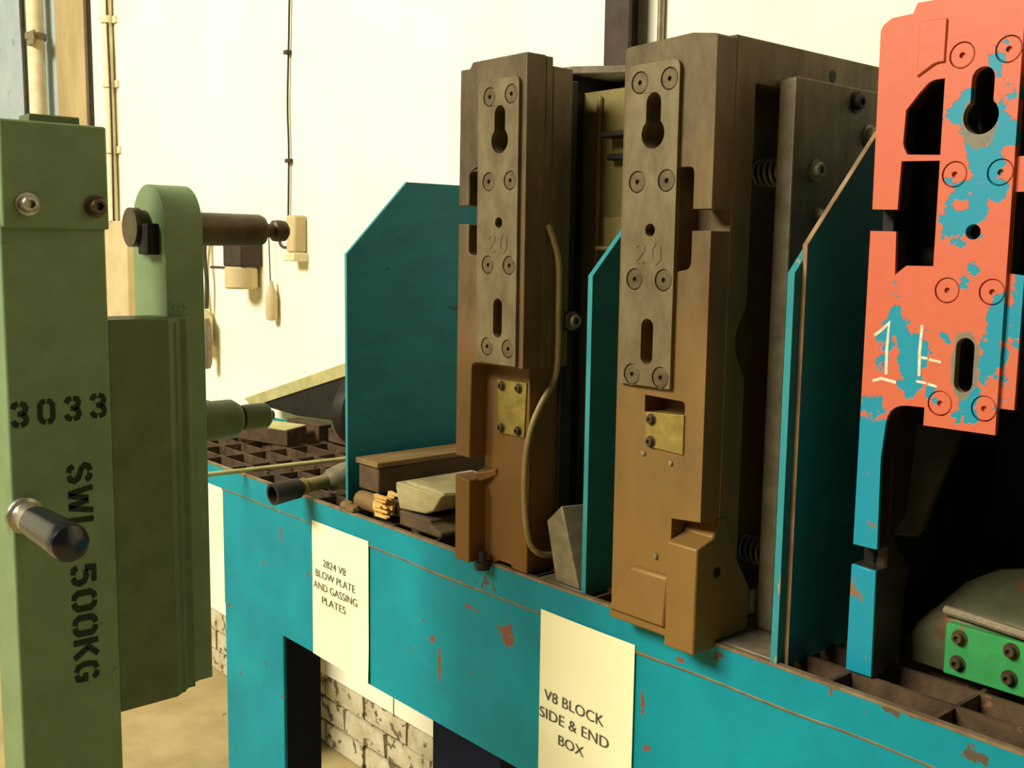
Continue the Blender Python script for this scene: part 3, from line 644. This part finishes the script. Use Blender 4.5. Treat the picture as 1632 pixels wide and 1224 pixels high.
for i in range(26):
    y = 1.104+.034*random.random(); z = 1.092+.040*random.random(); l = random.uniform(.010, .032)
    mb.hexa([(-1.662, y-.004, z), (-1.650+l, y-.004, z+.001), (-1.650+l, y, z+.001), (-1.662, y+.005, z), (-1.662, y-.004, z+.007), (-1.650+l, y-.004, z+.005), (-1.650+l, y, z+.005), (-1.662, y+.005, z+.007)])
build('split_end', mb.cyl((-1.668, 1.1222, 1.1115), (-1.640, 1.1205, 1.1125), .0195, 10, .017), 'wood_fresh', st, .001)
for i, (x, y) in enumerate(((-1.775, 1.112), (-1.742, 1.104))):
    c = build('wood_chip', MB().hexa([(x-.016, y-.008, ZT+.001), (x+.016, y-.010, ZT+.001), (x+.018, y+.010, ZT+.001), (x-.014, y+.012, ZT+.001), (x-.012, y-.004, ZT+.012), (x+.012, y-.008, ZT+.010), (x+.016, y+.006, ZT+.016), (x-.012, y+.010, ZT+.014)]), 'wood', None, .003)
    tag(c, ('small wood chip lying right at the foot of the first teal divider', 'small wood chip lying on the rail edge just left of the split stick')[i], 'wood chip')
cm = build('wood_offcut', MB().prism([(-1.600, 1.118), (-1.520, 1.124), (-1.495, 1.134), (-1.470, 1.166), (-1.612, 1.168), (-1.612, 1.155)], (), 'XZ', 1.118, 1.30), 'wood_pale', None, .003)
tag(cm, 'pale weathered wood offcut with a sloping end beside the narrow brown core box', 'wood offcut')
rb = build('raised_strip', MB().hexa([(-1.585, 1.122, 1.1675), (-1.470, 1.122, 1.1655), (-1.455, 1.15, 1.1655), (-1.575, 1.15, 1.1675), (-1.585, 1.124, 1.174), (-1.470, 1.124, 1.172), (-1.455, 1.15, 1.172), (-1.575, 1.15, 1.174)]), 'wood_pale', None, .001)
rb.parent = cm; rb.location = rb.location-cm.location
cb = build('timber_block', MB().prism([(-1.598, ZT+.001), (-1.468, ZT+.001), (-1.468, 1.100), (-1.50, 1.108), (-1.50, 1.1175), (-1.598, 1.1175)], (), 'XZ', 1.116, 1.27), 'wood_dark', None, .004)
tag(cb, 'dark timber block under the pale wood offcut at the bench edge', 'timber block')
# fitting that hangs over the front rail
ft = thing('pipe_fitting', 'dark pipe fitting with brass coloured stem sticking out over the bench front rail', 'pipe fitting', (-1.9, 1.1, ZT))
ax = V((.06, -1, -.07)); ax.normalize(); p0 = V((-1.905, 1.185, 1.118))
build('collar', MB().lathe([(0, .105), (.0165, .105), (.021, .112), (.022, .150), (.0225, .172), (.0165, .172), (.0165, .135), (0, .135)], p0, ax, 22), 'dark', ft, 0)
build('stem', MB().lathe([(0, .035), (.0145, .035), (.0150, .11), (0, .11)], p0, ax, 20), 'hose', ft, 0)
build('washer', MB().lathe([(0, .096), (.0185, .096), (.0185, .100), (0, .100)], p0, ax, 20), 'brass', ft, 0)
build('body', MB().lathe([(0, -.03), (.030, -.03), (.030, .0), (.024, .03), (.016, .042), (0, .042)], p0, ax, 22), 'steel', ft, 0)
rod = build('steel_rod', MB().cyl((-2.184, .985, 1.0985), (-2.166, 1.46, 1.0935), .0055, 12), 'pale_metal', None, 0); tag(rod, 'thin pale steel rod lying across the grating past the front rail', 'rod')
ab = thing('steel_angle', 'brown steel block with pale top lying on the grating behind the clamp knob', 'steel bar', (-2.5, 1.37, ZT))
build('body', MB().hexa([(-2.66, 1.28, ZT+.0005), (-2.43, 1.345, ZT+.0005), (-2.47, 1.425, ZT+.0005), (-2.70, 1.36, ZT+.0005), (-2.66, 1.28, 1.128), (-2.43, 1.345, 1.128), (-2.47, 1.425, 1.128), (-2.70, 1.36, 1.128)]), 'grating', ab, .002)
build('top_plate', MB().hexa([(-2.662, 1.279, 1.1282), (-2.432, 1.344, 1.1282), (-2.472, 1.426, 1.1282), (-2.702, 1.361, 1.1282), (-2.662, 1.279, 1.131), (-2.432, 1.344, 1.131), (-2.472, 1.426, 1.131), (-2.702, 1.361, 1.131)]), 'pale_metal', ab, .0005)
for i, (x, y, h) in enumerate(((-2.62, 1.50, .03), (-2.50, 1.47, .042), (-2.38, 1.49, .036))):
    f = build('flat_bar', MB().box(x-.055, x+.05, y-.02, y+.02, ZT+.0005, ZT+h), 'grating', None, .002)
    tag(f, ('leftmost short rusty flat bar', 'middle short rusty flat bar', 'rightmost short rusty flat bar')[i]+' at the back of the grating', 'flat bar', 'rusty bars at the back')
wh = thing('iron_wheel', 'dark iron wheel standing on the grating behind the first teal divider', 'wheel', (-2.3, 1.49, ZT))
build('rim', MB().lathe([(.045, -.012), (.075, -.022), (.092, -.018), (.096, 0), (.092, .018), (.075, .022), (.045, .012), (.045, -.012)], (-2.3, 1.493, ZT+.097), (1, .2, 0), 36), 'dark', wh, 0)
build('hub', MB().lathe([(0, -.025), (.03, -.025), (.046, -.01), (.046, .01), (.03, .025), (0, .025)], (-2.3, 1.493, ZT+.097), (1, .2, 0), 24), 'dark', wh, 0)
# sloping tray leaning behind the bench
tr = thing('sloping_tray', 'dark sloping tray with pale yellowed rim leaning at the wall behind the bench', 'tray', (-2.4, 1.6, 1.1))
build('rim', MB().prism([(-3.125, 1.116), (-2.30, 1.345), (-2.30, 1.306), (-3.075, 1.094)], (), 'XZ', 1.575, 1.66), 'pale_metal', tr, .002)
build('pan', MB().prism([(-3.03, 1.105), (-2.30, 1.306), (-2.30, 1.09), (-2.60, 1.112), (-2.80, 1.100)], (), 'XZ', 1.58, 1.655), 'dark', tr, .004)

# ------------------------------------------------------------------ things fixed to the wall
def conduit(label, x, y, z0, z1, r, clips, m='conduit', mc='conduit', cable=False):
    t = thing('conduit', label, 'conduit', (x, y, z0), 'conduits on the back wall')
    build('pipe', MB().cyl((x, y, z0), (x, y, z1), r, 14), m, t, 0)
    for z in clips:
        build('saddle_clip', MB().cyl((x, y, z-.014), (x, y, z+.014), r*1.35, 14).box(x-r*2.6, x+r*2.6, y+r*.6, y+r*1.05, z-.014, z+.014), mc, t, .001)
    if cable:
        build('cable', MB().tube([(x+r*1.25+.006*math.sin(i*1.9), y-r*.3, z1-(z1-z0)*i/9) for i in range(10)], .0045, 8, 4), 'cable', t, 0)
    return t
conduit('cream conduit with saddle clips and dark cable on the wall left of centre', -4.47, 1.678, 1.70, 4.1, .020, (2.51, 2.255, 1.99), cable=True)
cc = thing('hanging_cable', 'thin dark clipped cable running down the white wall to a socket', 'cable', (-3.02, 1.69, 1.66))
build('wire', MB().tube([(-3.005, 1.692, 4.1), (-3.005, 1.692, 2.6), (-3.012, 1.692, 2.3), (-3.028, 1.692, 2.05), (-3.024, 1.692, 1.9), (-3.034, 1.692, 1.66)], .0034, 8, 5), 'cable', cc, 0)
for z in (2.20, 1.87, 2.5): build('clip', MB().box(-3.034, -3.012, 1.682, 1.70, z-.006, z+.006), 'cable', cc, .001)
sk = thing('wall_socket', 'small cream tubular socket below the thin cable on the white wall', 'socket', (-3.03, 1.68, 1.56))
build('body', MB().box(-2.985, -2.930, 1.655, 1.70, 1.585, 1.70), 'beige', sk, .008)
build('cover', MB().box(-2.992, -2.923, 1.648, 1.70, 1.558, 1.585), 'conduit', sk, .004)
build('latch', MB().tube([(-2.985, 1.67, 1.60), (-3.03, 1.665, 1.605), (-3.045, 1.665, 1.64), (-3.04, 1.668, 1.66)], .005, 8, 4), 'cable', sk, 0)
br = thing('wall_bracket', 'brown metal switch box with lever and stub below the pin on white wall', 'switch', (-3.42, 1.66, 1.46))
build('box', MB().box(-3.35, -3.22, 1.62, 1.70, 1.535, 1.68), 'stanchion', br, .006)
build('gland', MB().cyl((-3.275, 1.65, 1.462), (-3.275, 1.65, 1.535), .055, 18, ch=.006), 'beige', br, 0)
build('lever', MB().box(-3.43, -3.30, 1.612, 1.622, 1.526, 1.535).box(-3.40, -3.345, 1.64, 1.655, 1.612, 1.622), 'cable', br, .001)
pc = thing('pull_cord', 'pale pull cord weight hanging on a thin string against white wall', 'pull cord', (-3.155, 1.675, 1.36))
build('string', MB().cyl((-3.135, 1.677, 1.66), (-3.127, 1.677, 1.485), .0022, 6), 'cable', pc, 0)
build('weight', MB().lathe([(0, 0), (.017, .004), (.020, .02), (.020, .08), (.012, .105), (.007, .12), (.007, .13), (0, .13)], (-3.122, 1.677, 1.362), (0, 0, 1), 16), 'beige', pc, 0)
fx_ = thing('hanging_leads', 'pair of pale hanging leads with grey plugs against the wall by the green arm', 'cable', (-3.64, 1.67, 1.2))
build('lead', MB().tube([(-3.59, 1.68, 1.70), (-3.62, 1.672, 1.60), (-3.635, 1.67, 1.50), (-3.62, 1.67, 1.40), (-3.615, 1.67, 1.345)], .012, 8, 5), 'conduit', fx_, 0)
build('lead', MB().tube([(-3.58, 1.675, 1.70), (-3.595, 1.67, 1.58), (-3.582, 1.67, 1.48), (-3.588, 1.67, 1.38)], .008, 8, 5), 'cable', fx_, 0)
build('plug', MB().lathe([(0, 0), (.03, .004), (.036, .03), (.034, .11), (.018, .14), (0, .145)], (-3.60, 1.66, 1.235), (0, 0, 1), 14), 'conduit', fx_, 0)
build('plug', MB().lathe([(0, 0), (.012, .003), (.018, .02), (.018, .16), (.012, .18), (0, .18)], (-3.562, 1.655, 1.165), (0, 0, 1), 12), 'steel', fx_, 0)
eb = build('electrical_box', MB().box(-4.56, -4.31, 1.665, 1.70, 1.05, 1.70), 'beige', None, .006); tag(eb, 'beige electrical enclosure below the clipped conduit on back wall', 'enclosure')
sp = thing('steel_stanchion', 'dark brown steel stanchion against the wall behind the core boxes', 'stanchion', (-1.61, 1.66, 0))
build('flange', MB().box(-1.607, -1.537, 1.640, 1.650, 0, 4.1), 'stanchion', sp, .002); build('web', MB().box(-1.577, -1.567, 1.650, 1.70, 0, 4.1), 'stanchion', sp, .001)
conduit('thin grey conduit on the wall above the wide brown core box', -1.495, 1.688, 1.75, 4.1, .006, (2.3,), 'steel', 'steel')
dp = thing('down_pipe', 'pale vertical downpipe with bracket left of the tan pillar', 'pipe', (-5.235, 1.64, 0)); 
build('pipe', MB().cyl((-5.25, 1.64, 0), (-5.25, 1.64, 4.1), .038, 16), 'conduit', dp, 0)
build('bracket', MB().cyl((-5.25, 1.64, 2.53), (-5.25, 1.64, 2.56), .046, 16).box(-5.25, -5.16, 1.60, 1.612, 2.50, 2.56), 'steel', dp, .002)
dp = thing('door_bar', 'dark vertical bar on the blue grey door at far left', 'bar', (-5.42, 1.68, 0)); build('bar', MB().box(-5.46, -5.385, 1.66, 1.70, 0, 4.1), 'cable', dp, .004)
dp = thing('door_cable', 'thin dark cable running down the blue grey door at far left', 'cable', (-5.6, 1.69, 0)); build('wire', MB().tube([(-5.62, 1.692, 4.1), (-5.615, 1.692, 2.8), (-5.60, 1.692, 2.4), (-5.605, 1.692, 1.6), (-5.605, 1.692, .3)], .010, 8, 4), 'cable', dp, 0)
